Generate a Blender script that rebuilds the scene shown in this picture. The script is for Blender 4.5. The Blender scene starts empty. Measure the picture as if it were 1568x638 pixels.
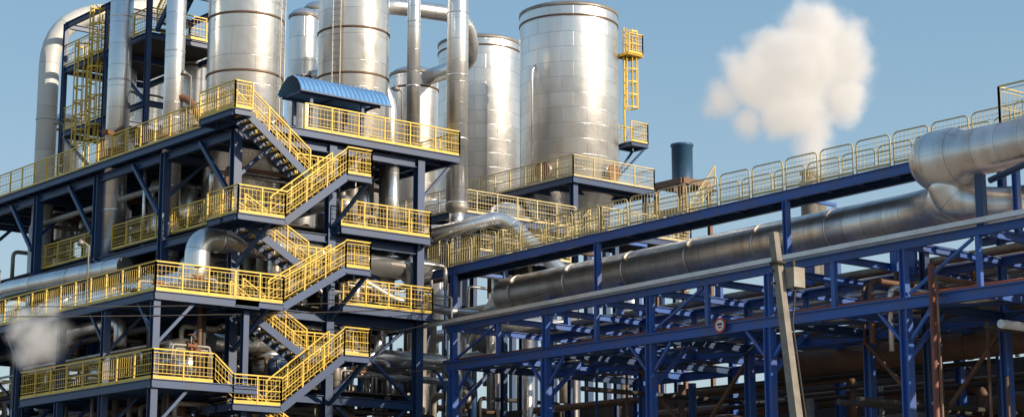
import bpy, math, random
from mathutils import Vector as V
random.seed(7)
sc=bpy.context.scene
sc.view_settings.view_transform='Standard'
sc.view_settings.look='None'
sc.view_settings.exposure=0
PI=math.pi
# ---------------------------------------------------------------- materials
def newmat(name):
    m=bpy.data.materials.new(name); m.use_nodes=True
    nt=m.node_tree; b=nt.nodes.get('Principled BSDF')
    return m,nt,b
def N(nt,t,**kw):
    n=nt.nodes.new(t)
    for k,v in kw.items(): setattr(n,k,v)
    return n
def ramp(nt,stops):
    r=nt.nodes.new('ShaderNodeValToRGB'); e=r.color_ramp.elements
    while len(e)<len(stops): e.new(0.5)
    for i,(p,c) in enumerate(stops):
        e[i].position=p; e[i].color=(c[0],c[1],c[2],1)
    return r
def paint(name,col,rough=.5,metal=0,dirt=(.12,.08,.05),amt=.5,scale=.9):
    m,nt,b=newmat(name); L=nt.links
    tc=N(nt,'ShaderNodeTexCoord')
    n1=N(nt,'ShaderNodeTexNoise'); n1.inputs['Scale'].default_value=scale; n1.inputs['Detail'].default_value=8; n1.inputs['Roughness'].default_value=.7
    L.new(tc.outputs['Object'],n1.inputs['Vector'])
    r=ramp(nt,[(.42,(0,0,0)),(.72,(1,1,1))]); L.new(n1.outputs['Fac'],r.inputs['Fac'])
    ml=N(nt,'ShaderNodeMath',operation='MULTIPLY'); ml.inputs[1].default_value=amt; L.new(r.outputs['Color'],ml.inputs[0])
    mx=N(nt,'ShaderNodeMixRGB'); mx.inputs[1].default_value=(*col,1); mx.inputs[2].default_value=(*dirt,1)
    L.new(ml.outputs[0],mx.inputs[0]); L.new(mx.outputs[0],b.inputs['Base Color'])
    b.inputs['Roughness'].default_value=rough; b.inputs['Metallic'].default_value=metal
    return m
def steel(name,col,bw,rh,rough=.3,offset=.5,dent=.25,var=.10,warm=(.42,.33,.24),warmamt=.35,metal=.88,seam=.5):
    m,nt,b=newmat(name); L=nt.links
    uv=N(nt,'ShaderNodeUVMap')
    br=N(nt,'ShaderNodeTexBrick'); br.offset=offset; br.squash=1
    br.inputs['Scale'].default_value=1; br.inputs['Brick Width'].default_value=bw; br.inputs['Row Height'].default_value=rh
    br.inputs['Mortar Size'].default_value=.013; br.inputs['Mortar Smooth'].default_value=.4
    c1=tuple(min(1,c*(1+var)) for c in col); c2=tuple(c*(1-var) for c in col)
    br.inputs['Color1'].default_value=(*c1,1); br.inputs['Color2'].default_value=(*c2,1)
    br.inputs['Mortar'].default_value=(col[0]*seam,col[1]*seam*.96,col[2]*seam*.92,1)
    L.new(uv.outputs['UV'],br.inputs['Vector'])
    tc=N(nt,'ShaderNodeTexCoord')
    mp=N(nt,'ShaderNodeMapping'); mp.inputs['Scale'].default_value=(1.6,1.6,.22); L.new(tc.outputs['Object'],mp.inputs['Vector'])
    ns=N(nt,'ShaderNodeTexNoise'); ns.inputs['Scale'].default_value=1; ns.inputs['Detail'].default_value=7; ns.inputs['Roughness'].default_value=.65
    L.new(mp.outputs[0],ns.inputs['Vector'])
    r=ramp(nt,[(.45,(0,0,0)),(.75,(1,1,1))]); L.new(ns.outputs['Fac'],r.inputs['Fac'])
    ml=N(nt,'ShaderNodeMath',operation='MULTIPLY'); ml.inputs[1].default_value=warmamt; L.new(r.outputs['Color'],ml.inputs[0])
    mx=N(nt,'ShaderNodeMixRGB'); L.new(ml.outputs[0],mx.inputs[0]); L.new(br.outputs['Color'],mx.inputs[1]); mx.inputs[2].default_value=(*warm,1)
    L.new(mx.outputs[0],b.inputs['Base Color'])
    b.inputs['Metallic'].default_value=metal
    n2=N(nt,'ShaderNodeTexNoise'); n2.inputs['Scale'].default_value=1.3; n2.inputs['Detail'].default_value=3
    L.new(tc.outputs['Object'],n2.inputs['Vector'])
    mr=N(nt,'ShaderNodeMapRange'); mr.inputs['To Min'].default_value=rough-.08; mr.inputs['To Max'].default_value=rough+.10
    L.new(n2.outputs['Fac'],mr.inputs['Value']); L.new(mr.outputs[0],b.inputs['Roughness'])
    n3=N(nt,'ShaderNodeTexNoise'); n3.inputs['Scale'].default_value=1.1; n3.inputs['Detail'].default_value=2
    L.new(tc.outputs['Object'],n3.inputs['Vector'])
    b1=N(nt,'ShaderNodeBump'); b1.inputs['Strength'].default_value=dent; b1.inputs['Distance'].default_value=.25
    L.new(n3.outputs['Fac'],b1.inputs['Height'])
    b2=N(nt,'ShaderNodeBump',invert=True); b2.inputs['Strength'].default_value=.3; b2.inputs['Distance'].default_value=.03
    L.new(br.outputs['Fac'],b2.inputs['Height']); L.new(b1.outputs[0],b2.inputs['Normal']); L.new(b2.outputs[0],b.inputs['Normal'])
    return m
M={}
M['tank']=steel('stainless_tank_plates',(.80,.80,.80),1.35,.82,rough=.33,dent=.08,var=.07,warm=(.58,.50,.42),warmamt=.3,seam=.6)
M['tankw']=steel('stainless_column_plates',(.84,.82,.80),2.1,1.25,rough=.29,dent=.09,var=.07,warm=(.58,.47,.36),warmamt=.35,seam=.6)
M['pipe']=steel('pipe_cladding',(.82,.82,.81),50,1.0,rough=.30,dent=.06,warm=(.56,.48,.38),warmamt=.3,seam=.6)
M['pipeb']=steel('weathered_pipe_cladding',(.80,.77,.74),50,.9,rough=.34,dent=.08,warm=(.46,.32,.22),warmamt=.65,seam=.6)
M['duct']=steel('painted_duct',(.66,.66,.63),50,2.2,rough=.5,dent=.03,warm=(.5,.45,.38),warmamt=.3,metal=.1)
M['yellow']=paint('yellow_safety_paint',(.82,.55,.05),.42,dirt=(.38,.22,.06),amt=.6,scale=1.2)
M['yelold']=paint('faded_yellow_paint',(.64,.53,.25),.5,dirt=(.34,.26,.16),amt=.8,scale=1.1)
M['navy']=paint('navy_steel_paint',(.018,.058,.16),.42,dirt=(.045,.045,.055),amt=.6)
M['blue']=paint('blue_steel_paint',(.03,.115,.42),.42,dirt=(.11,.10,.12),amt=.65,scale=1.3)
M['dark']=paint('dark_grating',(.038,.036,.034),.7,dirt=(.07,.05,.035),amt=.8)
M['rust']=paint('rusty_pipe',(.19,.10,.06),.6,dirt=(.07,.05,.04),amt=.8)
M['red']=paint('red_oxide_paint',(.24,.07,.045),.55,dirt=(.10,.06,.04),amt=.7)
M['signred']=paint('sign_red',(.55,.03,.03),.45,amt=.2)
M['grey']=paint('grey_pipe_lagging',(.34,.32,.29),.5,metal=.3,dirt=(.16,.12,.08),amt=.8)
M['tray']=paint('zinc_cable_tray',(.72,.72,.72),.4,metal=.3,dirt=(.46,.44,.41),amt=.6)
M['conc']=paint('concrete',(.27,.245,.21),.85,dirt=(.15,.13,.11),amt=.8,scale=2.5)
M['white']=paint('white_paint',(.78,.77,.75),.5,dirt=(.5,.45,.4),amt=.4)
M['flange']=paint('red_brown_flange',(.26,.10,.045),.6,dirt=(.12,.07,.04),amt=.6)
M['band']=paint('brown_band',(.20,.13,.08),.5,metal=.5,dirt=(.10,.07,.05),amt=.6)
M['dkblue']=paint('stack_blue_paint',(.035,.11,.22),.4,dirt=(.03,.05,.07),amt=.6)
M['sheet']=paint('blue_roof_sheet',(.16,.36,.66),.4,dirt=(.10,.22,.42),amt=.5)
M['clad']=paint('dark_shed_cladding',(.05,.042,.036),.7,dirt=(.10,.06,.04),amt=.8,scale=.3)
# ---------------------------------------------------------------- mesh builder
class B:
    def __init__(s,name): s.n=name; s.v=[]; s.f=[]; s.mi=[]; s.sm=[]; s.uv=[]; s.m=[]
    def mat(s,k):
        if k not in s.m: s.m.append(k)
        return s.m.index(k)
    def face(s,idx,k,uv=None,smooth=False):
        s.f.append(idx); s.mi.append(s.mat(k)); s.sm.append(smooth)
        s.uv.extend(uv if uv else [(0,0)]*len(idx))
    def box(s,x0,y0,z0,x1,y1,z1,k):
        b=len(s.v); s.v+= [(x0,y0,z0),(x1,y0,z0),(x1,y1,z0),(x0,y1,z0),(x0,y0,z1),(x1,y0,z1),(x1,y1,z1),(x0,y1,z1)]
        for q in ((0,3,2,1),(4,5,6,7),(0,1,5,4),(1,2,6,5),(2,3,7,6),(3,0,4,7)): s.face([b+i for i in q],k)
    def bar(s,p,q,w,h,k):
        p=V(p);q=V(q); d=(q-p)
        if d.length<1e-6: return
        d.normalize()
        if abs(d.z)>.99: sd=V((1,0,0))
        else: sd=d.cross(V((0,0,1))).normalized()
        up=sd.cross(d).normalized()
        b=len(s.v)
        for c in (p,q):
            for a,e in ((-1,-1),(1,-1),(1,1),(-1,1)):
                s.v.append(tuple(c+sd*(a*w/2)+up*(e*h/2)))
        for f in ((0,1,2,3),(7,6,5,4),(0,4,5,1),(1,5,6,2),(2,6,7,3),(3,7,4,0)): s.face([b+i for i in f],k)
    def ibeam(s,p,q,w,h,k,t=.03):
        p=V(p);q=V(q); d=(q-p).normalized()
        if abs(d.z)>.99: up=V((0,1,0))
        else: sd=d.cross(V((0,0,1))).normalized(); up=sd.cross(d).normalized()
        o=up*(h/2-t/2)
        s.bar(p+o,q+o,w,t,k); s.bar(p-o,q-o,w,t,k); s.bar(p,q,t,h-2*t,k)
    def ring(s,c,a,bv,r,n):
        i0=len(s.v)
        for i in range(n):
            t=2*PI*i/n; s.v.append(tuple(c+a*(math.cos(t)*r)+bv*(math.sin(t)*r)))
        return i0
    def tube(s,pts,r,k,n=16,cap=True,radii=None):
        pts=[V(p) for p in pts]
        d=(pts[1]-pts[0]).normalized()
        a=d.cross(V((0,0,1))); 
        if a.length<.01: a=V((1,0,0))
        a.normalize(); prev=None; L=0; 
        for i,p in enumerate(pts):
            if i==0: t=(pts[1]-pts[0])
            elif i==len(pts)-1: t=(pts[-1]-pts[-2])
            else: t=(pts[i+1]-p).normalized()+(p-pts[i-1]).normalized()
            t.normalize(); a=(a-t*a.dot(t)).normalized(); bv=t.cross(a)
            rr=radii[i] if radii else r
            i0=s.ring(p,a,bv,rr,n)
            if prev is not None:
                L2=L+(p-pts[i-1]).length
                for j in range(n):
                    j2=(j+1)%n; u0=2*PI*r*j/n; u1=2*PI*r*(j+1)/n
                    s.face([prev+j,prev+j2,i0+j2,i0+j],k,[(u0,L),(u1,L),(u1,L2),(u0,L2)],True)
                L=L2
            elif cap: s.face([i0+j for j in range(n)][::-1],k)
            prev=i0
        if cap: s.face([prev+j for j in range(n)],k)
    def pipe(s,pts,r,k,bend=None,n=16,cap=True,bands=0,bk=None):
        pts=[V(p) for p in pts]; bend=bend or r*2.2; out=[pts[0]]
        for i in range(1,len(pts)-1):
            p=pts[i]; d0=(pts[i-1]-p); d1=(pts[i+1]-p)
            bb=min(bend,d0.length*.49,d1.length*.49); d0.normalize(); d1.normalize()
            A=p+d0*bb; C=p+d1*bb
            for j in range(9):
                t=j/8; out.append(A*(1-t)**2+p*(2*t*(1-t))+C*t*t)
        out.append(pts[-1]); s.tube(out,r,k,n,cap)
        if bands:
            for i in range(len(pts)-1):
                d=pts[i+1]-pts[i]; L=d.length; d.normalize(); x=bend
                while x<L-bend:
                    c=pts[i]+d*x; s.tube([c-d*.05,c+d*.05],r+.025,bk or k,n); x+=bands
    def lathe(s,c,prof,k,n=40):
        prev=None; L=0; R=max(p[0] for p in prof)
        for i,(r,z) in enumerate(prof):
            i0=len(s.v)
            for j in range(n):
                t=2*PI*j/n; s.v.append((c[0]+r*math.cos(t),c[1]+r*math.sin(t),z))
            if prev is not None:
                L2=L+math.hypot(r-prof[i-1][0],z-prof[i-1][1])
                for j in range(n):
                    j2=(j+1)%n; u0=2*PI*R*j/n; u1=2*PI*R*(j+1)/n
                    s.face([prev+j,prev+j2,i0+j2,i0+j],k,[(u0,L),(u1,L),(u1,L2),(u0,L2)],True)
                L=L2
            prev=i0
    def rail(s,a,bb,h=1.1,k='yellow',post=1.3,mesh=True,toe=True):
        a=V(a); b=V(bb); d=b-a; L=d.length; n=max(1,round(L/post)); up=V((0,0,1))
        s.bar(a+up*h,b+up*h,.052,.052,k); s.bar(a+up*h*.5,b+up*h*.5,.03,.03,k)
        if toe: s.bar(a+up*.07,b+up*.07,.02,.12,k)
        for i in range(n+1):
            p=a+d*(i/n); s.bar(p,p+up*h,.055,.055,k)
        if mesh:
            s.bar(a+up*(h-.13),b+up*(h-.13),.025,.025,k); s.bar(a+up*.22,b+up*.22,.025,.025,k)
            s.bar(a+up*.36,b+up*.36,.010,.010,k); s.bar(a+up*.76,b+up*.76,.010,.010,k)
            m=max(1,int(L/.17))
            for i in range(m):
                p=a+d*((i+.5)/m); s.bar(p+up*.22,p+up*(h-.13),.012,.012,k)
    def deck(s,x0,y0,x1,y1,z,edge='navy',h=.32):
        s.box(x0+.1,y0+.1,z-.06,x1-.1,y1-.1,z,'dark')
        zc=z-h/2
        s.ibeam((x0,y0,zc),(x1,y0,zc),.16,h,edge); s.ibeam((x0,y1,zc),(x1,y1,zc),.16,h,edge)
        s.ibeam((x0,y0+.09,zc),(x0,y1-.09,zc),.16,h-.006,edge); s.ibeam((x1,y0+.09,zc),(x1,y1-.09,zc),.16,h-.006,edge)
        if (y1-y0)>=(x1-x0):
            y=y0+1.2
            while y<y1-.3: s.bar((x0+.1,y,z-.16),(x1-.1,y,z-.16),.08,.19,edge); y+=1.2
        else:
            x=x0+1.2
            while x<x1-.3: s.bar((x,y0+.1,z-.16),(x,y1-.1,z-.16),.08,.19,edge); x+=1.2
    def done(s):
        me=bpy.data.meshes.new(s.n); me.from_pydata(s.v,[],s.f)
        for k in s.m: me.materials.append(M[k])
        me.polygons.foreach_set('material_index',s.mi); me.polygons.foreach_set('use_smooth',s.sm)
        uvl=me.uv_layers.new(name='UVMap'); flat=[c for p in s.uv for c in p]
        uvl.data.foreach_set('uv',flat); me.update()
        o=bpy.data.objects.new(s.n,me); sc.collection.objects.link(o); return o
def ring_prof(r,z,t=.05,h=.12): return [(r,z-h),(r+t,z-h+.02),(r+t,z+h-.02),(r,z+h)]
def dome(r,z,h,n=6,inv=False):
    out=[]
    for i in range(n+1):
        t=PI/2*i/n; out.append((max(.001,r*math.cos(t)),z+(-1 if inv else 1)*h*math.sin(t)))
    return out
def rnd(a,b): return a+(b-a)*random.random()
# ================================================================ GROUND
g=B('ground'); g.v=[(-2500,-2500,0),(2500,-2500,0),(2500,2500,0),(-2500,2500,0)]; M['ground']=paint('gravel_and_concrete_yard',(.32,.27,.21),.9,dirt=(.20,.165,.13),amt=.9,scale=.15)
g.face([0,1,2,3],'ground'); g.done()
# ================================================================ MAIN BUILDING FRAME
f=B('steel_process_building')
CX=[39.6,44.2,48.8]; CY=[65.3,71,77,83,89]
for x in CX:
    for y in CY: f.ibeam((x,y,0),(x,y,19.5),.36,.36,'navy',.05)
for z in (19.55,15.75,12.45,9.1,5.4):
    for x in CX: f.ibeam((x,CY[0]+.2,z-.2),(x,CY[-1],z-.2),.2,.34,'navy')
    for y in CY: f.ibeam((CX[0]+.2,y,z-.22),(CX[-1]-.2,y,z-.22),.2,.34,'navy')
f.deck(39.2,64.9,50.7,93,19.9)
for z in (16.0,12.7,9.35,5.6): f.box(39.8,65.5,z-.06,48.6,89,z,'dark')
f.deck(44.3,64.6,48.9,65.5,16.02); f.rail((44.3,64.6,16.02),(48.9,64.6,16.02)); f.rail((48.9,64.6,16.02),(48.9,66,16.02))
f.deck(44.3,64.4,48.9,65.5,12.72); f.rail((44.3,64.4,12.72),(48.9,64.4,12.72)); f.rail((48.9,64.4,12.72),(48.9,66,12.72))
for y in CY[:-1]: f.bar((39.45,y+.2,16.9),(39.45,y+2.6,19.4),.16,.16,'navy')
for y in CY: f.bar((39.6,y,17.5),(41.6,y,19.4),.14,.14,'navy')
f.bar((48.9,65.3,17.8),(50.5,65.3,19.5),.12,.12,'navy'); f.bar((44.2,65.3,17.6),(46,65.3,19.5),.12,.12,'navy')
for y0,y1 in ((71,77),(83,89)):
    for z0,z1 in ((9.1,12.4),(12.5,15.7),(5,9)): f.bar((39.5,y0,z0),(39.5,y1,z1),.12,.12,'navy')
for z0,z1 in ((1,5.3),(5.5,9),(9.1,12.4)):
    f.bar((44.4,65.4,z0),(48.6,65.4,z1),.12,.12,'navy'); f.bar((44.4,65.5,z1),(48.6,65.5,z0),.12,.12,'navy')
f.rail((39.2,64.9,19.9),(39.2,93,19.9)); 
f.rail((42.6,64.9,19.9),(50.7,64.9,19.9)); f.rail((50.7,64.9,19.9),(50.7,72,19.9))
f.rail((39.9,65.6,16.0),(39.9,84,16.0))
f.rail((39.9,65.6,12.7),(39.9,89,12.7))
PY=[62.6,66.4,70.1,73.9,77.7,81.5,85.3]
f.deck(34.6,62.5,39.1,88,12.15); f.rail((34.6,62.5,12.15),(34.6,88,12.15)); f.rail((34.6,62.5,12.15),(38.0,62.5,12.15))
f.deck(34.6,62.5,39.1,73.4,8.9); f.rail((34.6,62.5,8.9),(34.6,73.4,8.9)); f.rail((34.6,62.5,8.9),(37.2,62.5,8.9)); f.rail((34.6,73.4,8.9),(39,73.4,8.9))
f.deck(34.6,62.5,39.1,80,5.2); f.rail((34.6,62.5,5.2),(34.6,80,5.2))
for y in PY:
    f.ibeam((34.75,y+.1,0),(34.75,y+.1,11.8),.28,.28,'navy',.04)
    f.ibeam((38.8,y+.4,0),(38.8,y+.4,11.8),.24,.24,'navy',.04)
    f.bar((34.9,y+.1,10.3),(36.4,y+.1,11.9),.12,.12,'navy'); f.bar((34.75,y+.3,10.6),(34.75,y+1.4,11.85),.1,.1,'navy')
    f.bar((34.9,y+.1,7.2),(36.2,y+.1,8.6),.12,.12,'navy')
UY=(75.5,79.5,83.8)
for x in (41,45.5):
    for y in UY: f.ibeam((x,y,19.9),(x,y,28.4),.22,.22,'navy',.04)
for z in (22.8,26.0,28.3):
    for y in UY: f.ibeam((41.15,y,z),(45.35,y,z),.18,.26,'navy')
    for x in (41,45.5): f.ibeam((x,UY[0],z),(x,UY[-1],z),.18,.26,'navy')
f.bar((41,75.5,22.8),(41,79.5,26),.12,.12,'navy'); f.bar((41,79.5,19.9),(41,83.8,22.8),.12,.12,'navy')
f.box(41.2,75.7,26.15,45.3,83.6,26.2,'dark'); f.rail((41,75.5,26.2),(41,83.8,26.2)); f.rail((41,75.5,26.2),(45.5,75.5,26.2))
f.box(41.2,79.7,22.95,45.3,83.6,23.0,'dark'); f.rail((41,79.5,23),(41,83.8,23))
f.bar((41.3,75.3,26.2),(41.3,70.5,30.5),.12,.25,'navy'); f.bar((42.2,75.3,26.2),(42.2,70.5,30.5),.12,.25,'navy')
f.rail((41.3,75.3,26.3),(41.3,70.5,30.6),1.0)
for i in range(18):
    t=i/18; f.box(41.35,75.3-4.8*t-.25,26.2+4.3*t,42.15,75.3-4.8*t,26.24+4.3*t,'dark')
for (x,y,z) in ((39.25,68.5,19.9),(39.25,80,19.9),(34.65,68,12.15),(34.65,76,12.15),(47.6,64.95,19.9)):
    f.tube([(x,y,z),(x,y,z+2.4),(x-.35,y,z+2.6)],.035,'grey',8); f.tube([(x-.35,y,z+2.62),(x-.35,y,z+2.42)],.1,'grey',10,radii=[.06,.15])
f.done()
# ================================================================ STAIRCASE
s=B('metal_staircase')
def flight(x0,z0,x1,z1,y0,y1):
    for y in (y0,y1): s.bar((x0,y,z0-.12),(x1,y,z1-.12),.06,.3,'navy')
    n=int(abs(z1-z0)/.19)
    for i in range(n):
        t=(i+.5)/n; x=x0+(x1-x0)*t; z=z0+(z1-z0)*t
        s.box(x-.13,y0+.05,z-.03,x+.14,y1-.05,z+.02,'dark')
        s.box(x-.16,y0+.05,z-.035,x-.135,y1-.05,z+.025,'yellow')
    s.rail((x0,y0,z0),(x1,y0,z1),1.05,toe=False); s.rail((x0,y1,z0),(x1,y1,z1),1.05,toe=False)
LZ=[19.9,15.5,12.15,8.2,4.4]; RZ=[17.7,13.9,10.4,6.4]
yf,ym,yb=62.5,63.65,64.8
for i,rz in enumerate(RZ):
    flight(39.1,LZ[i],42.1,rz,ym+.05,yb-.15)
    flight(40.2,LZ[i+1],43.1,rz,yf,ym-.05)
    s.deck(42.1,ym,44.3,yb,rz,h=.26); s.deck(43.1,yf,44.3,ym-.01,rz,h=.26)
    s.rail((43.1,yf,rz),(44.3,yf,rz)); s.rail((44.3,yf,rz),(44.3,yb,rz)); s.rail((42.1,yb,rz),(44.3,yb,rz))
    z=LZ[i+1]
    s.deck(38.05,yf,40.2,ym,z,h=.26); s.deck(38.05,ym+.01,39.1,yb,z,h=.26)
    s.rail((38.05,yf,z),(40.2,yf,z)); 
    if i==0: s.rail((38.05,yf,z),(38.05,yb,z))
    s.bar((39.6,65.1,z-1.6),(39.6,62.6,z-.2),.14,.14,'navy'); s.bar((44.2,65.1,rz-1.7),(44.2,62.6,rz-.2),.14,.14,'navy')
s.deck(38.4,63.5,39.15,66.2,19.88,h=.26); s.rail((38.4,63.5,19.9),(38.4,66.2,19.9)); s.rail((38.4,63.5,19.9),(39.2,63.5,19.9))
for i in range(4): s.box(37.2+.22*i,62.6,8.75-.17*i,37.4+.22*i,63.6,8.79-.17*i,'dark')
s.rail((37.2,62.5,8.9),(38.05,62.5,8.2),toe=False)
s.done()
# ================================================================ CANOPY
c=B('corrugated_roof_canopy')
for x in (43.1,45.7):
    for y in (65.25,66.5): c.bar((x,y,19.9),(x,y,21.6),.14,.14,'navy')
for y in (65.2,66.5): c.bar((42.5,y,21.53),(46.6,y,21.53),.08,.14,'navy')
for x in (42.6,44.4,46.5): c.bar((x,65.1,21.55),(x,66.6,21.55),.08,.12,'navy')
n=180; ww=4.6; base=len(c.v)
prof=[(64.85,21.53),(64.95,21.78),(65.15,22.05),(65.5,22.28),(65.9,22.28),(66.3,22.05),(66.7,21.6)]
for i in range(n+1):
    x=42.35+ww*i/n; cor=.04*math.sin(i/n*2*PI*20)
    for (y,z) in prof: c.v.append((x,y-cor*.7,z+cor*.7))
P=len(prof)
for i in range(n):
    for j in range(P-1):
        a=base+i*P+j; c.face([a,a+P,a+P+1,a+1],'sheet',None,True)
c.bar((42.3,64.82,21.51),(47.0,64.82,21.51),.05,.06,'navy'); c.done()
# ================================================================ VESSELS
def vessel(name,x,y,r,z0,z1,k='tankw',bands=(),th=.5,n=48):
    t=B(name); pr=[(r*.25,z0-r*.9),(r,z0),(r,z1)]
    t.lathe((x,y),pr,k,n)
    t.lathe((x,y),dome(r,z1,th),k,n)
    for z in bands: t.lathe((x,y),ring_prof(r-.003,z,.05,.06),'band',n)
    t.lathe((x,y),ring_prof(r-.003,z1,.05,.1),'grey',n)
    return t
def manway(t,x,y,z,r,ang):
    a=math.radians(ang); d=V((math.cos(a),math.sin(a),0)); c0=V((x,y,z))+d*(r-.05)
    t.tube([c0,c0+d*.3],.36,'pipeb',20); t.tube([c0+d*.3,c0+d*.42],.46,'flange',20)
    t.bar(c0+d*.45+V((0,0,.5)),c0+d*.45+V((0,0,-.3)),.05,.05,'flange')
def side_ladder(t,x,y,r,z0,z1,ang,k='grey'):
    a=math.radians(ang); d=V((math.cos(a),math.sin(a),0)); sd=V((-d.y,d.x,0)); c0=V((x,y,0))+d*(r+.18)
    for sg in (-.2,.2): t.bar(c0+sd*sg+V((0,0,z0)),c0+sd*sg+V((0,0,z1)),.04,.04,k)
    z=z0
    while z<z1: t.bar(c0-sd*.2+V((0,0,z)),c0+sd*.2+V((0,0,z)),.025,.025,k); z+=.3
t=vessel('evaporator_vessel',43.2,70.7,1.66,17.2,31,bands=(23.3,25.9,28.6)); manway(t,43.2,70.7,20.9,1.66,-128); manway(t,43.2,70.7,20.9,1.66,-65); 
t.lathe((43.2,70.7),[(1.66,29.3),(1.85,29.32),(1.85,29.45),(1.66,29.47)],'grey',48)
for a in range(0,360,20): 
    ar=math.radians(a); t.bar((43.2+1.68*math.cos(ar),70.7+1.68*math.sin(ar),28.9),(43.2+1.84*math.cos(ar),70.7+1.84*math.sin(ar),29.3),.04,.04,'grey')
side_ladder(t,43.2,70.7,1.66,20,29.3,-60); t.done()
t=vessel('evaporator_vessel',50.3,72.6,1.68,17.4,33,bands=(21.5,24.8,27.0,29.3)); manway(t,50.3,72.6,21.2,1.68,-100); side_ladder(t,50.3,72.6,1.68,20,33,-150); t.done()
vessel('process_column',52.9,80.9,.75,10,30.3,bands=(27,23)).done()
vessel('process_column',54.6,82.2,.75,10,31.3,bands=(28,)).done()
vessel('process_column',59.7,80.4,1.3,18,28.2,k='tank',bands=(27.4,)).done()
vessel('process_column',45.6,79.4,.78,15,27.2,bands=(26,23)).done()
vessel('process_column',46.8,86.2,.95,15,28.3,bands=(26,23)).done()
vessel('process_column',43.4,82.5,.75,15,28.0,bands=(25,22)).done()
vessel('process_column',43.2,88,.8,10,24.5,bands=(24,)).done()
t=vessel('storage_tank',66.1,75.1,2.64,21.6,31.5,k='tank',bands=(30.9,),th=.55,n=72)
t.lathe((66.1,75.1),[(1.7,19.5),(1.75,20.2),(2.64,21.62)],'tank',48)
for a in range(6): 
    an=a*PI/3+.3; t.bar((66.1+1.9*math.cos(an),75.1+1.9*math.sin(an),0),(66.1+1.9*math.cos(an),75.1+1.9*math.sin(an),21),.3,.3,'navy')
manway(t,66.1,75.1,22.5,2.64,-160); manway(t,66.1,75.1,22.5,2.64,-80)
t.pipe([(66.1-2.85,75.1-.3,22),(66.1-2.85,75.1-.3,28),(66.1-2.5,75.1-.3,28.4)],.06,'pipe',n=8)
t.done()
t=vessel('storage_tank',67.4,84.4,2.42,21.6,32.1,k='tank',bands=(31.6,),th=.5,n=72)
for a in range(6): 
    an=a*PI/3+.3; t.bar((67.4+1.9*math.cos(an),84.4+1.9*math.sin(an),0),(67.4+1.9*math.cos(an),84.4+1.9*math.sin(an),21),.3,.3,'navy')
t.done()
t=B('tank_access_platform')
t.deck(62.3,70.5,67.9,79.2,21.5,'navy')
t.rail((62.3,70.5,21.5),(62.3,79.2,21.5),k='yelold'); t.rail((62.3,70.5,21.5),(67.9,70.5,21.5),k='yelold'); t.rail((67.9,70.5,21.5),(67.9,72,21.5),k='yelold')
for x in (62.6,67.6):
    for y in (70.8,78.9): t.ibeam((x,y,0),(x,y,21.2),.3,.3,'navy',.04)
t.deck(60.5,66.5,66.5,69.6,18.0,'navy'); t.rail((60.5,66.5,18.0),(66.5,66.5,18.0),k='yelold'); t.rail((60.5,66.5,18.0),(60.5,69.6,18.0),k='yelold'); t.rail((66.5,66.5,18.0),(66.5,69.6,18.0),k='yelold')
t.deck(54.5,70,62,78,18.7,'navy'); t.rail((54.5,70,18.7),(54.5,78,18.7),k='yelold'); t.rail((54.5,70,18.7),(62,70,18.7),k='yelold')
t.deck(53.5,67,59,70,16.3,'navy'); t.rail((53.5,67,16.3),(59,67,16.3),k='yelold'); t.rail((53.5,67,16.3),(53.5,70,16.3),k='yelold')
for x in (54.8,58.8,61.7,65.7):
    for y in (66.8,70.3,77.7): t.ibeam((x,y,0),(x,y,16.0 if y<70 and x<60 else 17.7),.24,.24,'navy',.04)
for i in range(14): t.box(66.3+.2*i,67.2,18.0+.24*i,66.5+.2*i,68.2,18.04+.24*i,'dark')
t.rail((66.3,67.2,18.1),(69,67.2,21.3),k='yelold',toe=False)
for i in range(9): t.box(59+.2*i,67.6,16.3+.2*i,59.2+.2*i,68.6,16.34+.2*i,'dark')
t.rail((59,67.6,16.4),(60.8,67.6,18.1),k='yelold',toe=False)
t.done()
def cage_ladder(name,x,y,z0,z1,dx,dy,k='yellow'):
    t=B(name); d=V((dx,dy,0)).normalized(); sd=V((-d.y,d.x,0)); c0=V((x,y,0))
    for sgn in (-1,1): t.bar(c0+sd*.25*sgn+V((0,0,z0)),c0+sd*.25*sgn+V((0,0,z1+1)),.06,.06,k)
    z=z0
    while z<z1+.9: t.bar(c0-sd*.25+V((0,0,z)),c0+sd*.25+V((0,0,z)),.03,.03,k); z+=.3
    z=z0+1.9
    angs=[-PI/2+PI*i/6 for i in range(7)]
    pts=[c0+sd*(.4*math.sin(a))+d*(.15+.6*math.cos(a)) for a in angs]
    while z<z1+.9:
        for i in range(6): t.bar(pts[i]+V((0,0,z)),pts[i+1]+V((0,0,z)),.03,.07,k)
        z+=.7
    for p in pts: t.bar(p+V((0,0,z0+1.9)),p+V((0,0,z1+.9)),.04,.03,k)
    return t
t=cage_ladder('caged_ladder',68.45,73.3,24.6,29.9,.77,-.64,'yellow')
t.deck(68.2,72.5,69.4,73.7,24.5,'navy',.22)
for a,b2 in (((68.2,72.5),(69.4,72.5)),((69.4,72.5),(69.4,73.7)),((69.4,73.7),(68.2,73.7))): t.rail((*a,24.5),(*b2,24.5))
t.bar((69.3,72.6,24.3),(68.0,73.3,22.7),.12,.12,'navy'); t.bar((69.3,73.6,24.3),(68.3,74.0,22.7),.12,.12,'navy')
t.deck(68.1,72.6,69.2,73.6,29.4,'yellow',.12); 
for a,b2 in (((68.2,72.6),(69.2,72.6)),((69.2,72.6),(69.2,73.6))): t.rail((*a,29.4),(*b2,29.4))
t.done()
cage_ladder('caged_ladder',41.2,80.2,20,27.5,-1,0).done()
cage_ladder('caged_ladder',41.2,81.6,20,26.0,-1,0).done()
cage_ladder('caged_ladder',53.6,76.5,22,30.0,-.5,-.8).done()
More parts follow.
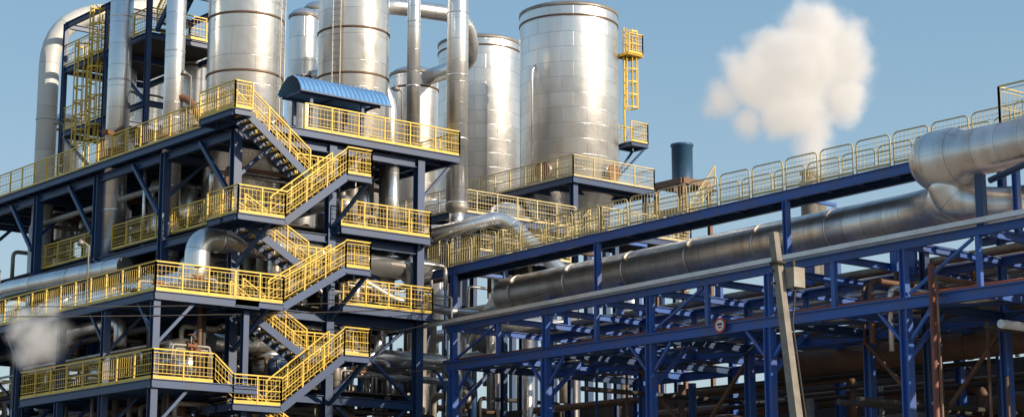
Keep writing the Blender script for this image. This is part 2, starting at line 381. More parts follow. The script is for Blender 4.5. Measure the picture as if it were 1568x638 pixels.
# ================================================================ VERTICAL PIPES
def stack(name,x,y,r,z0,z1,k='pipe',bands=3.0,fl=()):
    t=B(name); t.tube([(x,y,z0),(x,y,z1)],r,k,28)
    z=z0+.3
    while z<z1: t.lathe((x,y),ring_prof(r-.002,z,.025,.04),k,28); z+=bands
    t.lathe((x,y),[(r*.5,z0-.25),(r*1.02,z0+.02),(r*1.05,z0+.2),(r,z0+.25)],'grey',28)
    for z in fl: t.lathe((x,y),[(r,z-.3),(r+.12,z-.28),(r+.12,z+.25),(r,z+.3)],'flange',28)
    return t
t=stack('vertical_vent_pipe',40.2,76.6,.52,14.6,34,fl=(20.4,))
t.pipe([(40.2,76.1,21.6),(39.6,75.8,21.2),(39.0,75.6,21.2)],.13,'flange'); t.done()
t=stack('vertical_vent_pipe',40.2,71.6,.43,14.9,34,fl=(20.2,))
t.pipe([(40.2,71.5,22.2),(40.6,70.9,22.0),(40.9,70.3,20.9)],.16,'flange'); t.done()
stack('vertical_vent_pipe',49.7,67,.3,20.0,34,fl=(20.2,)).done()
stack('vertical_vent_pipe',52.9,67.9,.5,18.2,36).done()
stack('vertical_vent_pipe',47.4,66.9,.13,10,19.4).done()
stack('vertical_vent_pipe',48.2,67.1,.2,8,19.4).done()
t=B('exhaust_duct')
t.pipe([(41,85.5,13.5),(41,85.5,29.0),(47,84.5,30.6)],.5,'duct',bend=2.4,n=28,bands=4.0)
t.tube([(41,85.5,11),(41,85.5,18.4)],.6,'duct',28); t.lathe((41,85.5),[(.6,18.4),(.5,18.7)],'duct',28)
t.done()
t=B('overhead_vapour_pipe')
t.pipe([(50.9,73.5,28.6),(54,75,29.8),(58.2,74.0,29.8),(59.6,75.2,27.9),(59.7,80.4,27.9)],.42,'pipe',bend=1.2,n=20)
t.pipe([(53.0,80,27.0),(54.6,77.5,27.3),(55.8,77.2,25.8),(55.8,77.2,20)],.35,'pipe',bend=1.0,n=20)
t.done()
# ================================================================ HORIZONTAL PIPES ON BUILDING
t=B('insulated_pipe')
t.pipe([(37.3,88,13.0),(37.3,65.9,13.0),(37.9,65.2,13.2),(37.9,65.2,14.9),(50,66.4,14.9)],.5,'pipe',bend=1.0,n=24,bands=2.5); t.done()
t=B('insulated_pipe')
t.pipe([(39.2,73.5,14.9),(38.2,84,14.9),(38.2,84.6,12.0)],.42,'pipe',bend=1.2,n=20,bands=3); t.done()
t=B('insulated_pipe')
t.pipe([(39.5,66.6,11.0),(51.8,66.6,11.0),(51.8,66.6,5)],.36,'pipe',bend=1.0,n=20,bands=3); t.done()
t=B('insulated_pipe')
t.pipe([(46,65.9,12.4),(46,65.9,14.2),(48,65.9,13.4),(51,66,13.2),(53.4,66,13.2),(53.4,66,9)],.2,'pipe',bend=.6,n=16); t.done()
t=B('process_pipe')
t.pipe([(52.9,67.9,18.2),(52.9,67.9,17.2),(51,68.3,17.0),(50,70,17.0)],.35,'pipe',bend=.8,n=16)
t.pipe([(51.5,68,16.9),(54.5,66.5,17.9),(56.4,64.2,15.0),(56.4,64.2,11)],.34,'pipe',bend=.7,n=20)
t.pipe([(53.6,65.8,14.2),(53.6,65.8,12.9),(56,64,12.6)],.42,'pipe',bend=.9,n=20)
t.done()
def small_vessel(name,x,y,r,z0,z1):
    t=B(name); t.lathe((x,y),[(r*.3,z0-.3),(r,z0),(r,z1)]+dome(r,z1,r*.85,8),'pipe',32)
    t.lathe((x,y),ring_prof(r-.002,z1-.05,.04,.05),'grey',32)
    t.pipe([(x,y,z1+r*.6),(x,y,z1+r+.35),(x+1.6,y,z1+r+.35),(x+1.6,y+1,z1+r+.35)],.1,'grey',bend=.25,n=10)
    for a in range(3): t.bar((x+r*.8*math.cos(a*2.1),y+r*.8*math.sin(a*2.1),z0-.6),(x+r*.8*math.cos(a*2.1),y+r*.8*math.sin(a*2.1),z0+.1),.12,.12,'navy')
    t.done()
small_vessel('condensate_vessel',37.2,65.0,.85,9.5,10.1)
small_vessel('condensate_vessel',36.9,64.8,.75,5.8,7.2)
small_vessel('condensate_vessel',37.2,70.8,.8,9.5,10.2)
small_vessel('condensate_vessel',37.2,68.0,.7,5.8,7.4)
small_vessel('condensate_vessel',42.3,66.8,.6,9.9,10.6)
# ---------------- dense pipework in the building
t=B('process_pipework')
mats=['grey','pipe','dark','rust','pipeb','pipe','grey','navy']
for lev,(z0,z1) in enumerate(((1,5.2),(5.7,9.0),(9.5,12.3),(12.9,15.6),(16.2,19.2))):
    for i in range(22 if lev<4 else 12):
        y=rnd(65.7,88); z=rnd(z0+.8,z1); r=random.choice((.07,.1,.14,.2,.28)); x0=rnd(39.9,43); x1=rnd(45,49.5)
        t.pipe([(x0,y,z-rnd(.5,2)),(x0,y,z),(x1,y,z),(x1,y,z-rnd(.5,2.2))],r,random.choice(mats),bend=r*3,n=10)
    for i in range(18 if lev<4 else 9):
        x=rnd(39.9,48.5); z=rnd(z0+.6,z1); r=random.choice((.07,.1,.14,.2,.28)); y0=rnd(65.6,72); y1=rnd(76,89)
        t.pipe([(x,y0,z-rnd(.5,2)),(x,y0,z),(x,y1,z),(x,y1,z-rnd(.5,2.2))],r,random.choice(mats),bend=r*3,n=10)
    for i in range(34 if lev<4 else 16):
        x=rnd(39.9,48.8); y=rnd(65.6,88); r=random.choice((.05,.08,.12,.2,.3))
        t.tube([(x,y,z0-.4),(x,y,z1+.6)],r,random.choice(mats),10)
    for i in range(8 if lev<4 else 4):
        x=rnd(40.8,47.6); y=rnd(67.5,86); r=rnd(.5,.9)
        t.lathe((x,y),dome(r,z0+.8,r*.4,5,True)[::-1]+[(r,z1-1.0)]+dome(r,z1-1.0,r*.5,6),random.choice(('tankw','pipe','pipeb')),24)
for z0,z1 in ((5.6,8.5),(9.2,11.7),(.5,4.8)):
    for i in range(11):
        x=rnd(35.3,38.6); z=rnd(z0+.3,z1); r=random.choice((.05,.08,.12,.16,.25)); y0=rnd(63,68); y1=rnd(70,86)
        t.pipe([(x,y0,z-rnd(.4,1.2)),(x,y0,z),(x,y1,z),(x,y1,z-rnd(.5,1.2))],r,random.choice(mats),bend=r*3,n=10)
    for i in range(14):
        x=rnd(35.3,38.6); y=rnd(63.4,86); r=random.choice((.04,.07,.1,.15)); t.tube([(x,y,z0-.3),(x,y,z1+.3)],r,random.choice(mats),10)
for i in range(18):
    z=rnd(4,15.5); x0=rnd(44.4,46); x1=rnd(47,52); y=rnd(65.6,67); r=random.choice((.05,.07,.1,.15))
    t.pipe([(x0,y,z+rnd(-1.5,1.5)),(x0,y,z),(x1,y,z),(x1,y,z-rnd(.6,3))],r,random.choice(mats),bend=r*3,n=10)
# valve stations: body, stem, hand wheel, with a dropper to the floor each side
for i in range(40):
    if i%2: x=rnd(35.9,37.8); y=rnd(62.9,72); zf,z=random.choice(((5.2,6.0),(5.2,6.6),(8.9,9.7),(8.9,10.3),(12.15,13.0)))
    else: x=rnd(45.4,47.8); y=rnd(65.7,66.4); zf,z=random.choice(((5.6,6.4),(9.35,10.2),(12.7,13.5),(16.0,16.9)))
    t.tube([(x-.2,y,z),(x-.06,y,z),(x+.06,y,z),(x+.2,y,z)],.1,'flange',10,radii=[.14,.07,.07,.14]); t.tube([(x,y,z),(x,y,z+.4)],.03,'grey',6); t.tube([(x,y,z+.4),(x,y,z+.43)],.15,'flange',12)
    t.pipe([(x-.8,y,zf),(x-.8,y,z),(x+.8,y,z),(x+.8,y,zf)],.055,'grey',n=8)
t.done()
t=B('equipment_pipework')
for i in range(54):
    x0=rnd(52,60); y=rnd(66,82); z=rnd(2,17.8); r=random.choice((.07,.1,.16,.25,.3)); L=rnd(2,7)
    m_=random.choice(('grey','rust','pipeb','pipe','dark','navy'))
    if random.random()<.5: t.pipe([(x0,y,z-rnd(.5,3)),(x0,y,z),(x0+L,y,z),(x0+L,y,z+rnd(-3,.5))],r,m_,bend=r*3,n=10)
    else: t.pipe([(x0,y,z-rnd(.5,3)),(x0,y,z),(x0,y+L,z),(x0,y+L,z-rnd(.5,3))],r,m_,bend=r*3,n=10)
for i in range(24):
    x=rnd(51,68); y=rnd(68,84); t.tube([(x,y,0),(x,y,rnd(12,18.5))],random.choice((.08,.15,.25)),random.choice(('grey','navy','pipeb','pipe')),10)
for (x,y,r,z0,z1) in ((56.5,74,1.0,14,19.6),(60.5,73.5,.9,15,19.9),(64,68.4,.7,14.5,17.6),(58,69,.6,13,17)):
    t.lathe((x,y),[(r,z0),(r,z1)]+dome(r,z1,r*.5),'tankw',28)
t.done()
# ================================================================ PIPE RACK
k=B('pipe_rack')
RY=[63.7,57.7,51.7,45.7,39.7,33.7]; RX=[49.5,54.8,60.1]
def zt(y): return 12.08+(64-y)/31*.45
for ix,x in enumerate(RX):
    for y in RY:
        k.ibeam((x,y,0),(x,y,10.3),.32,.32,'blue',.05)
        k.ibeam((x,y,10.7),(x,y,zt(y)-.1),.24,.24,'blue',.04)
        k.box(x-.3,y-.3,0,x+.3,y+.3,.3,'conc')
    k.ibeam((x,64.2,10.5),(x,30,10.5),.24,.38,'blue',.04)
    k.ibeam((x,64.2,zt(64.2)),(x,30,zt(30)),.2,.28,'blue',.03)
    for i in range(len(RY)-1):
        a=(RY[i]+RY[i+1])/2; k.bar((x,a,10.7),(x,a,zt(a)-.1),.16,.16,'blue')
        if ix==0 and i%2==0: k.bar((x,RY[i]-.2,10.8),(x,a+.2,zt(a)-.2),.09,.09,'blue')
y=64
while y>30:
    k.ibeam((49.65,y-.3,10.52),(59.95,y-.3,10.52),.2,.3,'blue' if int(y)%2 else 'navy',.03)
    k.ibeam((49.65,y-.3,zt(y)),(59.95,y-.3,zt(y)),.18,.24,'blue',.03)
    y-=3.0
for i,(a,b2) in enumerate(zip(RY,RY[1:])):
    if i%2==1: 
        k.bar((54.8,a,4),(54.8,b2,10.2),.12,.12,'rust'); k.bar((54.6,b2,4),(54.6,a,10.2),.12,.12,'rust')
for y in RY:
    k.bar((49.7,y,8.8),(51.4,y,10.3),.14,.14,'blue'); k.bar((49.5,y-.2,9.3),(49.5,y-1.1,10.3),.1,.1,'blue'); k.bar((49.5,y+.2,9.3),(49.5,y+1.1,10.3),.1,.1,'blue')
for i in range(5):
    a,b2=RY[i],RY[i+1]; k.bar((49.7,a,10.42),(54.6,b2,10.42),.1,.1,'navy'); k.bar((54.6,a,10.3),(49.7,b2,10.3),.1,.1,'navy')
for (x,z,r,m_) in ((50.1,12.35,.12,'grey'),(50.6,12.4,.16,'pipeb'),(53.9,12.35,.12,'grey'),(54.4,12.35,.1,'rust'),(55.6,12.45,.2,'pipe'),(56.3,12.35,.12,'grey'),(57.0,12.45,.2,'pipeb'),(58.0,12.35,.1,'grey'),(59,12.5,.25,'pipe')):
    k.pipe([(x,65,z),(x,29,z+.5)],r,m_,n=10)
for (x,z,r,m_) in ((50.0,10.8,.09,'red'),(50.35,10.8,.09,'red'),(50.8,10.85,.12,'grey'),(51.6,10.85,.14,'rust'),(52.4,10.9,.2,'pipeb'),(53.3,10.85,.1,'dark'),(55.4,10.9,.15,'rust'),(56.2,10.9,.14,'grey'),(57.1,11.0,.22,'pipeb'),(58.2,10.9,.14,'grey'),(59.2,10.9,.14,'rust')):
    k.pipe([(x,65,z),(x,29,z)],r,m_,n=10)
k.bar((49.25,66,zt(66)+.25),(49.25,29,zt(29)+.25),.26,.08,'tray'); k.bar((49.10,66,zt(66)+.26),(49.10,29,zt(29)+.26),.02,.16,'tray')
k.done()
k=B('pipe_rack')
for x in (50.5,55,60,66,72):
    for y in (31,36.5,42): k.ibeam((x+3,y,0),(x+3,y,14.2),.26,.26,'navy',.04)
for y in (31,36.5,42):
    k.ibeam((53,y,14.1),(76,y,14.1),.2,.3,'navy'); k.ibeam((53,y,13.1),(76,y,13.1),.2,.24,'navy')
for x in (53.5,58,63,69,75): k.ibeam((x,30,13.9),(x,43,13.9),.2,.3,'navy')
for i in range(12):
    y=rnd(31,43); z=random.choice((14.35,13.3)); r=random.choice((.08,.12,.18)); k.pipe([(53,y,z),(78,y,z)],r,random.choice(('rust','grey','pipeb','rust')),n=10)
for i in range(9):
    x=rnd(53,66); z=random.choice((14.3,13.0,11.6)); r=random.choice((.1,.15,.2)); k.pipe([(x,47,z-1),(x,47,z),(x,29,z)],r,random.choice(('rust','grey','pipeb')),n=10,bend=.5)
for i in range(14):
    x=rnd(50.5,58); y=rnd(33,46); z=rnd(11.4,13.2); k.pipe([(x,y,z-2.2),(x,y,z),(x+rnd(2,5),y,z),(x+5,y-rnd(1,3),z)],random.choice((.06,.1,.14)),random.choice(('rust','grey','pipe','rust')),n=10,bend=.4)
k.done()
t=B('red_standpipe'); t.tube([(49.1,38.3,0),(49.1,38.3,11.6)],.1,'red',12); t.tube([(49.0,38.0,0),(49.0,38.0,11.2)],.05,'rust',8)
for z in (3,6,9,10.6): t.bar((49.1,38.3,z),(49.5,38.3,z),.06,.06,'navy')
t.done()
# ================================================================ WALKWAY
w=B('elevated_walkway')
x0,x1=51.3,52.5
def zw(y): return 15.2+(67-y)/30*.5
for (ya,yb_) in ((68,60),(60,50),(50,42),(42,34)):
    w.bar(((x0+x1)/2,ya,zw(ya)-.03),((x0+x1)/2,yb_,zw(yb_)-.03),x1-x0-.16,.05,'dark')
for x in (x0,x1): w.ibeam((x,68,zw(68)-.18),(x,34,zw(34)-.18),.16,.36,'navy' if x==x1 else 'blue',.03)
yy=67.5
while yy>34: w.bar((x0+.08,yy,zw(yy)-.15),(x1-.08,yy,zw(yy)-.15),.06,.14,'navy'); yy-=1.5
for y in (66,56.6,46.4,37):
    w.ibeam((51.3,y,12.35),(51.3,y,zw(y)-.4),.22,.22,'blue',.04); w.ibeam((54.0,y,12.35),(54.0,y,zw(y)-.3),.2,.2,'blue',.04); w.bar((52.6,y,zw(y)-.2),(54.0,y,zw(y)-.2),.14,.12,'blue')
def hoop(w,x,ya,yb,k='yelold'):
    r=.18; h=1.15; lo,hi=yb+.06,ya-.06; z=zw((lo+hi)/2)
    pts=[(lo,z)]
    for i in range(5):
        a=PI-PI/2*i/4; pts.append((lo+r+r*math.cos(a),z+h-r+r*math.sin(a)))
    for i in range(5):
        a=PI/2-PI/2*i/4; pts.append((hi-r+r*math.cos(a),z+h-r+r*math.sin(a)))
    pts.append((hi,z))
    w.tube([(x,p[0],p[1]) for p in pts],.028,k,8)
    w.bar((x,lo,z+.1),(x,hi,z+.1),.02,.1,k); w.bar((x,lo,z+.58),(x,hi,z+.58),.03,.03,k)
    m=int((hi-lo)/.16)
    for i in range(1,m): 
        y=lo+(hi-lo)*i/m; w.bar((x,y,z+.15),(x,y,z+h-.03),.011,.011,k)
    for i in range(1,6): w.bar((x,lo,z+.15+.16*i),(x,hi,z+.15+.16*i),.011,.011,k)
for x in (x0,x1):
    y=68
    while y>35.6: hoop(w,x,y,y-1.62); y-=1.66
w.deck(49.9,30,52.8,35.95,15.75,'navy',.42)
for a,b2 in (((49.9,30),(49.9,35.95)),((49.9,35.95),(52.8,35.95)),((52.8,30),(52.8,35.95))): w.rail((*a,15.75),(*b2,15.75),1.35,k='yelold')
for x in (50.1,52.6): w.ibeam((x,35.6,12.3),(x,35.6,15.3),.2,.2,'blue')
w.done()
# ================================================================ BIG PIPELINE + HEADER
t=B('large_insulated_pipeline')
def zp(y): return 13.88+(64.4-y)/23*.32
t.pipe([(53.0,64.4,zp(64.4)),(53.0,41.0,zp(41)),(50.6,38.2,13.95)],.79,'pipeb',n=48,bend=1.6)
t.tube([(53.0,64.4,zp(64.4)),(53.0,64.75,zp(64.4))],.79,'pipeb',48,radii=[.79,.60])
t.pipe([(53.0,63.6,13.9),(53.9,66.2,13.6),(53.9,67.4,12.0)],.6,'pipe',n=24,bend=1.0)
for y in (61,56.6,52,46.4,42.5): t.bar((52.5,y,12.2),(52.5,y,13.4),.15,.3,'blue'); t.bar((53.5,y,12.2),(53.5,y,13.4),.15,.3,'blue')
y=63.5
while y>42: t.tube([(53.0,y,zp(y)),(53.0,y-.08,zp(y-.08))],.805,'pipeb',48); y-=3.6
t.done()
t=B('large_pipe_header')
c0=V((49.6,38.2,15.0)); P=[];R=[]
for i in range(10):
    a=PI/2*i/9; P.append(c0+V((0,.9*math.cos(a),0))); R.append(max(.01,1.0*math.sin(a)))
P.append(V((49.6,37.4,15.0)));R.append(1.0); P.append(V((49.6,37.0,15.05)));R.append(.76); P.append(V((49.6,28,15.05)));R.append(.76)
t.tube(P,1.0,'pipeb',48,radii=R)
t.pipe([(49.6,38.0,14.6),(49.8,37.9,13.65),(50.5,36.9,13.4),(52.6,34.5,13.6)],.62,'pipeb',bend=.9,n=32)
t.bar((49.6,36.6,12.3),(49.6,36.6,14.3),.2,.3,'navy')
t.pipe([(49.0,35.8,13.9),(49.0,33.5,14.4),(49.0,30,14.4)],.1,'navy',n=10,bend=.4)
t.done()
# ================================================================ SIGN, POLE, STACKS
t=B('round_warning_sign')
def disc(x,y,z,r,k,th,n=32): t.tube([(x,y,z),(x-th,y,z)],r,k,n)
disc(49.30,47.9,10.6,.27,'signred',.02); disc(49.28,47.9,10.6,.20,'white',.012); t.box(49.26,47.78,10.60,49.266,48.02,10.68,'dark'); t.box(49.26,47.8,10.5,49.266,47.98,10.55,'signred')
t.box(49.3,47.85,10.35,49.36,47.95,10.85,'tray'); t.done()
t=B('utility_pole')
b0=V((34.2,30.1,0)); b1=V((33.47,30.7,9.75)); d=(b1-b0); nseg=16; prev=None
for i in range(nseg+1):
    q=b0+d*(i/nseg); wv=.17-.06*i/nseg; i0=len(t.v)
    for a,e in ((-1,-1),(1,-1),(1,1),(-1,1)): t.v.append((q.x+a*wv*.8,q.y+e*wv*.8,q.z))
    if prev is not None:
        for j in range(4): t.face([prev+j,prev+(j+1)%4,i0+(j+1)%4,i0+j],'conc')
    prev=i0
t.face([prev,prev+1,prev+2,prev+3],'conc')
q=b0+d*.9
t.box(q.x+.12,q.y-.38,q.z-.35,q.x+.5,q.y-.05,q.z+.12,'grey'); t.tube([(q.x+.3,q.y-.2,q.z+.12),(q.x+.3,q.y-.2,q.z+.3)],.05,'dark',8)
for zz in (-.25,.05): t.bar((q.x-.16,q.y+.1,q.z+zz),(q.x+.3,q.y-.2,q.z+zz),.04,.06,'dark')
t.tube([(q.x-.02,q.y,q.z+.2),(q.x-.02,q.y,q.z+.26)],.2,'dark',10)
t.pipe([(q.x+.3,q.y-.25,q.z-.35),(q.x+.22,q.y-.2,q.z-1.2),(b0.x+.22,b0.y-.2,0)],.025,'dark',n=6)
t.done()
t=B('blue_chimney_stack')
t.lathe((77.8,78.4),[(.62,24.4),(.62,26.6),(.68,26.62),(.68,26.75),(.5,26.75),(.5,25)],'dkblue',32)
t.lathe((77.8,78.4),[(.3,18),(.3,24.4),(.62,24.42)],'grey',24)
for a in (-1.1,1.1):
    for b2 in (-1.1,1.1): t.ibeam((77.8+a,78.4+b2,0),(77.8+a,78.4+b2,24.1),.22,.22,'rust')
for z in (24.3,22.6):
    for q in (-1.1,1.1): t.bar((76.7,78.4+q,z),(78.9,78.4+q,z),.25,.35,'rust'); t.bar((77.8+q,77.3,z-.01),(77.8+q,79.5,z-.01),.24,.34,'rust')
t.box(76.6,77.2,22.0,79,79.6,22.1,'dark'); t.done()
t=B('small_chimney'); t.lathe((83.5,73.7),[(.5,0),(.5,24.2),(.56,24.25),(.56,24.5),(.42,24.5),(.42,24.9),(.5,24.95),(.5,25.1),(.01,25.15)],'grey',24); t.done()
t=B('vent_stack'); t.lathe((152.2,133.5),[(1.5,0),(1.1,43.0),(1.2,43.1),(1.2,43.6),(1.0,43.6)],'conc',24); t.done()
# ================================================================ BRICK BUILDING BEHIND THE RACK
m,nt,b=newmat('red_brick'); L=nt.links
tc=N(nt,'ShaderNodeTexCoord'); mp=N(nt,'ShaderNodeMapping'); mp.inputs['Rotation'].default_value=(PI/2,0,PI/2); L.new(tc.outputs['Object'],mp.inputs['Vector'])
br=N(nt,'ShaderNodeTexBrick'); br.inputs['Scale'].default_value=2.2; br.inputs['Color1'].default_value=(.30,.10,.055,1); br.inputs['Color2'].default_value=(.22,.07,.04,1); br.inputs['Mortar'].default_value=(.22,.17,.14,1)
L.new(mp.outputs[0],br.inputs['Vector']); L.new(br.outputs['Color'],b.inputs['Base Color']); b.inputs['Roughness'].default_value=.9; M['brick']=m
t=B('brick_factory_building')
X=64
t.box(X,24,0,X+12,92,8.2,'brick')
t.box(X-.2,23.8,8.2,X+12.2,92.2,8.5,'conc')
t.box(X+.3,24.3,8.5,X+11.7,91.7,10.4,'clad')
y=26
while y<90:
    t.box(X-.03,y,4.6,X+.02,y+2.6,7.2,'dark')
    for j in range(4): t.box(X-.07,y+.65*j,4.6,X-.03,y+.65*j+.06,7.2,'tray')
    t.box(X-.25,y-.6,0,X-.001,y-.3,8.19,'conc')
    y+=4
t.done()
t=B('dark_backdrop_shed')  # added dark backdrop, closes bright sky gaps behind the building
t.box(18,97,0,63,112,8.6,'clad'); 
x=18
while x<63: t.box(x,96.9,0,x+.35,96.999,8.5,'clad'); x+=.7
t.box(17.8,96.7,8.6,63.2,112.2,8.85,'grey'); t.done()
t=B('yard_pipework')
for i in range(34):
    x=rnd(56,63); z=rnd(3,9.9); r=random.choice((.06,.1,.16,.22)); y0=rnd(30,50); t.pipe([(x,y0,z-rnd(.5,2)),(x,y0,z),(x,y0+rnd(8,22),z)],r,random.choice(('rust','grey','dark','rust')),n=8,bend=r*3)
for i in range(34):
    x=rnd(52,63); y=rnd(31,64); t.tube([(x,y,0),(x,y,rnd(7,10.2))],random.choice((.06,.1,.16)),random.choice(('rust','grey','dark','navy')),8)
for i in range(14):
    y=rnd(31,64); z=rnd(5,9.8); t.pipe([(50,y,z),(62,y,z)],random.choice((.06,.1,.14)),random.choice(('rust','dark','dark','tray')),n=8)
for (x,y,r,z1) in ((60,58,1.2,8.2),(59,50,1.1,7.5),(60,43,1.3,8),(58,36,1.0,7.6)): t.lathe((x,y),[(r,0),(r,z1)]+dome(r,z1,r*.4),'rust',24)
t.done()
t=B('rusty_pipeline'); t.pipe([(57,52,10.0),(57,28,10.0)],.5,'rust',n=24,bands=4); t.done()
# ================================================================ DISTANT PLANT AT LEFT
t=B('distant_refinery_tower')
for (x,y,r,z1,kk) in ((52,122,.55,22.3,'duct'),(53.5,120,1.0,19.5,'tank'),(51.5,118,.8,18,'tank'),(56,125,1.2,19.5,'tankw')):
    t.lathe((x,y),[(r,0),(r,z1)]+dome(r,z1,.4),kk,24); t.lathe((x,y),ring_prof(r,z1-.6,.18,.2),'flange',24)
for x in (49.5,52,55): 
    for y in (114,118,122): t.bar((x,y,0),(x,y,16.5),.25,.25,'navy')
for z in (13,16.5):
    t.deck(49.5,114,55,122,z); t.rail((49.5,114,z),(49.5,122,z)); t.rail((49.5,114,z),(55,114,z))
for i in range(24):
    x=rnd(49.6,55); z=rnd(4,16); t.pipe([(x,113.8,z-1),(x,113.8,z),(x,122,z)],.15,random.choice(('grey','pipe','rust')),n=8)
t.done()
# ================================================================ POWER LINES
t=B('power_line')
def wire(a,b,sag=.6,r=.018,k='dark'):
    a=V(a);b=V(b); pts=[]
    for i in range(17):
        u=i/16; p=a.lerp(b,u); p.z-=sag*4*u*(1-u); pts.append(p)
    t.tube(pts,r,k,5)
for dz in (0,.8,1.3,1.9): wire((10,95,13.5+dz),(41,86,13.3+dz))
for dz in (0,.35,): wire((10,60,9.0+dz),(49.5,64,13.0+dz),.3)
wire((44.3,62.4,11.2),(49.4,57.7,12.9),.1); wire((44.3,62.4,9.6),(49.3,51.7,11.0),.2)
t.done()
# ================================================================ STEAM CLOUDS (volumes with added glow)
def cloud(name,center,lobes,dens,namp,nscale,em,pad=2.0,soft=1.2,step=.45,grow=1.0):
    R=V((.771,-.637,0)); Fw=V((.637,.771,0))
    cs=[(R*l[0]+Fw*l[2]+V((0,0,l[1])),l[3]*grow) for l in lobes]
    lo=[min(c[i]-r for c,r in cs)-pad for i in range(3)]; hi=[max(c[i]+r for c,r in cs)+pad for i in range(3)]
    me=bpy.data.meshes.new(name); q=[(x,y,z) for z in (lo[2],hi[2]) for y in (lo[1],hi[1]) for x in (lo[0],hi[0])]
    me.from_pydata(q,[],[(0,2,3,1),(4,5,7,6),(0,1,5,4),(2,6,7,3),(0,4,6,2),(1,3,7,5)])
    o=bpy.data.objects.new(name,me); o.location=center; sc.collection.objects.link(o)
    m=bpy.data.materials.new(name+'_vapour'); m.use_nodes=True; nt=m.node_tree; nt.nodes.clear(); L=nt.links
    out=N(nt,'ShaderNodeOutputMaterial'); tc=N(nt,'ShaderNodeTexCoord')
    n1=N(nt,'ShaderNodeTexNoise'); n1.inputs['Scale'].default_value=nscale; n1.inputs['Detail'].default_value=5; n1.inputs['Roughness'].default_value=.62
    L.new(tc.outputs['Object'],n1.inputs['Vector'])
    sb=N(nt,'ShaderNodeVectorMath',operation='SUBTRACT'); sb.inputs[1].default_value=(.5,.5,.5); L.new(n1.outputs['Color'],sb.inputs[0])
    scn=N(nt,'ShaderNodeVectorMath',operation='SCALE'); scn.inputs['Scale'].default_value=namp; L.new(sb.outputs[0],scn.inputs[0])
    ad=N(nt,'ShaderNodeVectorMath',operation='ADD'); L.new(tc.outputs['Object'],ad.inputs[0]); L.new(scn.outputs[0],ad.inputs[1])
    cur=None
    for c,r in cs:
        ds=N(nt,'ShaderNodeVectorMath',operation='DISTANCE'); L.new(ad.outputs[0],ds.inputs[0]); ds.inputs[1].default_value=c
        su=N(nt,'ShaderNodeMath',operation='SUBTRACT'); su.inputs[0].default_value=r; L.new(ds.outputs['Value'],su.inputs[1])
        if cur is None: cur=su
        else:
            mxn=N(nt,'ShaderNodeMath',operation='MAXIMUM'); L.new(cur.outputs[0],mxn.inputs[0]); L.new(su.outputs[0],mxn.inputs[1]); cur=mxn
    mr=N(nt,'ShaderNodeMapRange'); mr.inputs['From Min'].default_value=-soft*.45; mr.inputs['From Max'].default_value=soft
    L.new(cur.outputs[0],mr.inputs['Value'])
    pw=N(nt,'ShaderNodeMath',operation='POWER'); pw.inputs[1].default_value=1.8; L.new(mr.outputs[0],pw.inputs[0])
    dm=N(nt,'ShaderNodeMath',operation='MULTIPLY'); dm.inputs[1].default_value=dens; L.new(pw.outputs[0],dm.inputs[0])
    vs=N(nt,'ShaderNodeVolumeScatter'); vs.inputs['Color'].default_value=(1,.985,.96,1); vs.inputs['Anisotropy'].default_value=0; L.new(dm.outputs[0],vs.inputs['Density'])
    e=N(nt,'ShaderNodeEmission'); e.inputs['Color'].default_value=(1,.9,.78,1)  # warm glow added to the steam in place of multiple scattering
    me2=N(nt,'ShaderNodeMath',operation='MULTIPLY'); me2.inputs[1].default_value=em; L.new(dm.outputs[0],me2.inputs[0]); L.new(me2.outputs[0],e.inputs['Strength'])
    av=N(nt,'ShaderNodeAddShader'); L.new(vs.outputs[0],av.inputs[0]); L.new(e.outputs[0],av.inputs[1]); L.new(av.outputs[0],out.inputs['Volume'])
    try: m.cycles.volume_step_rate=step
    except Exception: pass
    me.materials.append(m); return o
S=1/14.2
lob=[(1250,56,0,50),(1225,105,-1,60),(1165,118,0,50),(1110,150,1,28),(1292,95,0,44),(1215,165,0,48),(1240,198,0,32),(1232,30,0,32),(1288,148,0,38),(1148,185,1,24),(1303,55,0,28),(1240,222,0,24),(1180,72,1,32),(1135,95,1,24),(1243,243,0,19),(1245,262,0,14)]
cloud('steam_cloud',(150.7,134.9,55.3),[((a-1215)*S,(110-b_)*S,c_,r_*S) for a,b_,c_,r_ in lob],1.2,4.8,.24,.38,soft=1.8,grow=1.06)
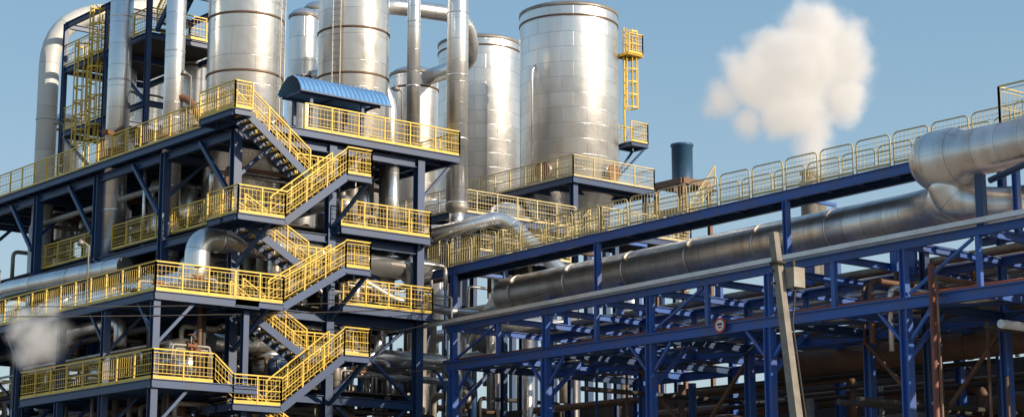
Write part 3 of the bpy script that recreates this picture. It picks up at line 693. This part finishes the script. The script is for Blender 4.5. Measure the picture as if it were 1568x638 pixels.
cloud('steam_puff',(34.0,70.4,11.05),[(0,0,0,.95),(-.8,.5,0,.6),(.7,.3,0,.6),(-.4,-.6,0,.6),(.2,1.0,0,.5)],2.2,1.5,.9,.30,pad=.5,soft=.6)
# ================================================================ LIGHT, SKY, CAMERA
w=bpy.data.worlds.new('World'); sc.world=w; w.use_nodes=True; nt=w.node_tree; L=nt.links
bg=nt.nodes.get('Background') or nt.nodes.new('ShaderNodeBackground')
sk=nt.nodes.new('ShaderNodeTexSky'); sk.sky_type='NISHITA'; sk.sun_disc=False
el=math.radians(21); az=math.radians(50.4-120)
sk.sun_elevation=el; sk.sun_rotation=PI/2-az; sk.air_density=1.0; sk.dust_density=2.0; sk.ozone_density=1.2
tc=N(nt,'ShaderNodeTexCoord'); sp=N(nt,'ShaderNodeSeparateXYZ'); L.new(tc.outputs['Generated'],sp.inputs[0])
hz=ramp(nt,[(0.0,(.78,.90,.93)),(.10,(.66,.84,.93)),(.20,(.46,.70,.90)),(.32,(.31,.57,.82)),(.75,(.18,.36,.62))]); L.new(sp.outputs['Z'],hz.inputs['Fac'])
sc4=N(nt,'ShaderNodeVectorMath',operation='SCALE'); sc4.inputs['Scale'].default_value=5.0; L.new(hz.outputs['Color'],sc4.inputs[0])
mx=N(nt,'ShaderNodeMixRGB'); mx.inputs[0].default_value=.78; L.new(sk.outputs[0],mx.inputs[1]); L.new(sc4.outputs[0],mx.inputs[2])
L.new(mx.outputs[0],bg.inputs['Color']); bg.inputs['Strength'].default_value=.15
sd=bpy.data.lights.new('sun','SUN'); sd.energy=5.0; sd.angle=math.radians(.5); sd.color=(1,.85,.66)
so=bpy.data.objects.new('sun',sd); sc.collection.objects.link(so)
dv=V((math.cos(az)*math.cos(el),math.sin(az)*math.cos(el),math.sin(el)))
so.rotation_euler=dv.to_track_quat('Z','Y').to_euler(); so.location=(0,-50,80)
cd=bpy.data.cameras.new('camera'); co=bpy.data.objects.new('camera',cd); sc.collection.objects.link(co); sc.camera=co
cd.sensor_width=36; cd.lens=2942/1568*36; cd.clip_end=6000; co.location=(0,0,1.6)
co.rotation_euler=(math.radians(90+10.98),0,math.radians(50.4-90))
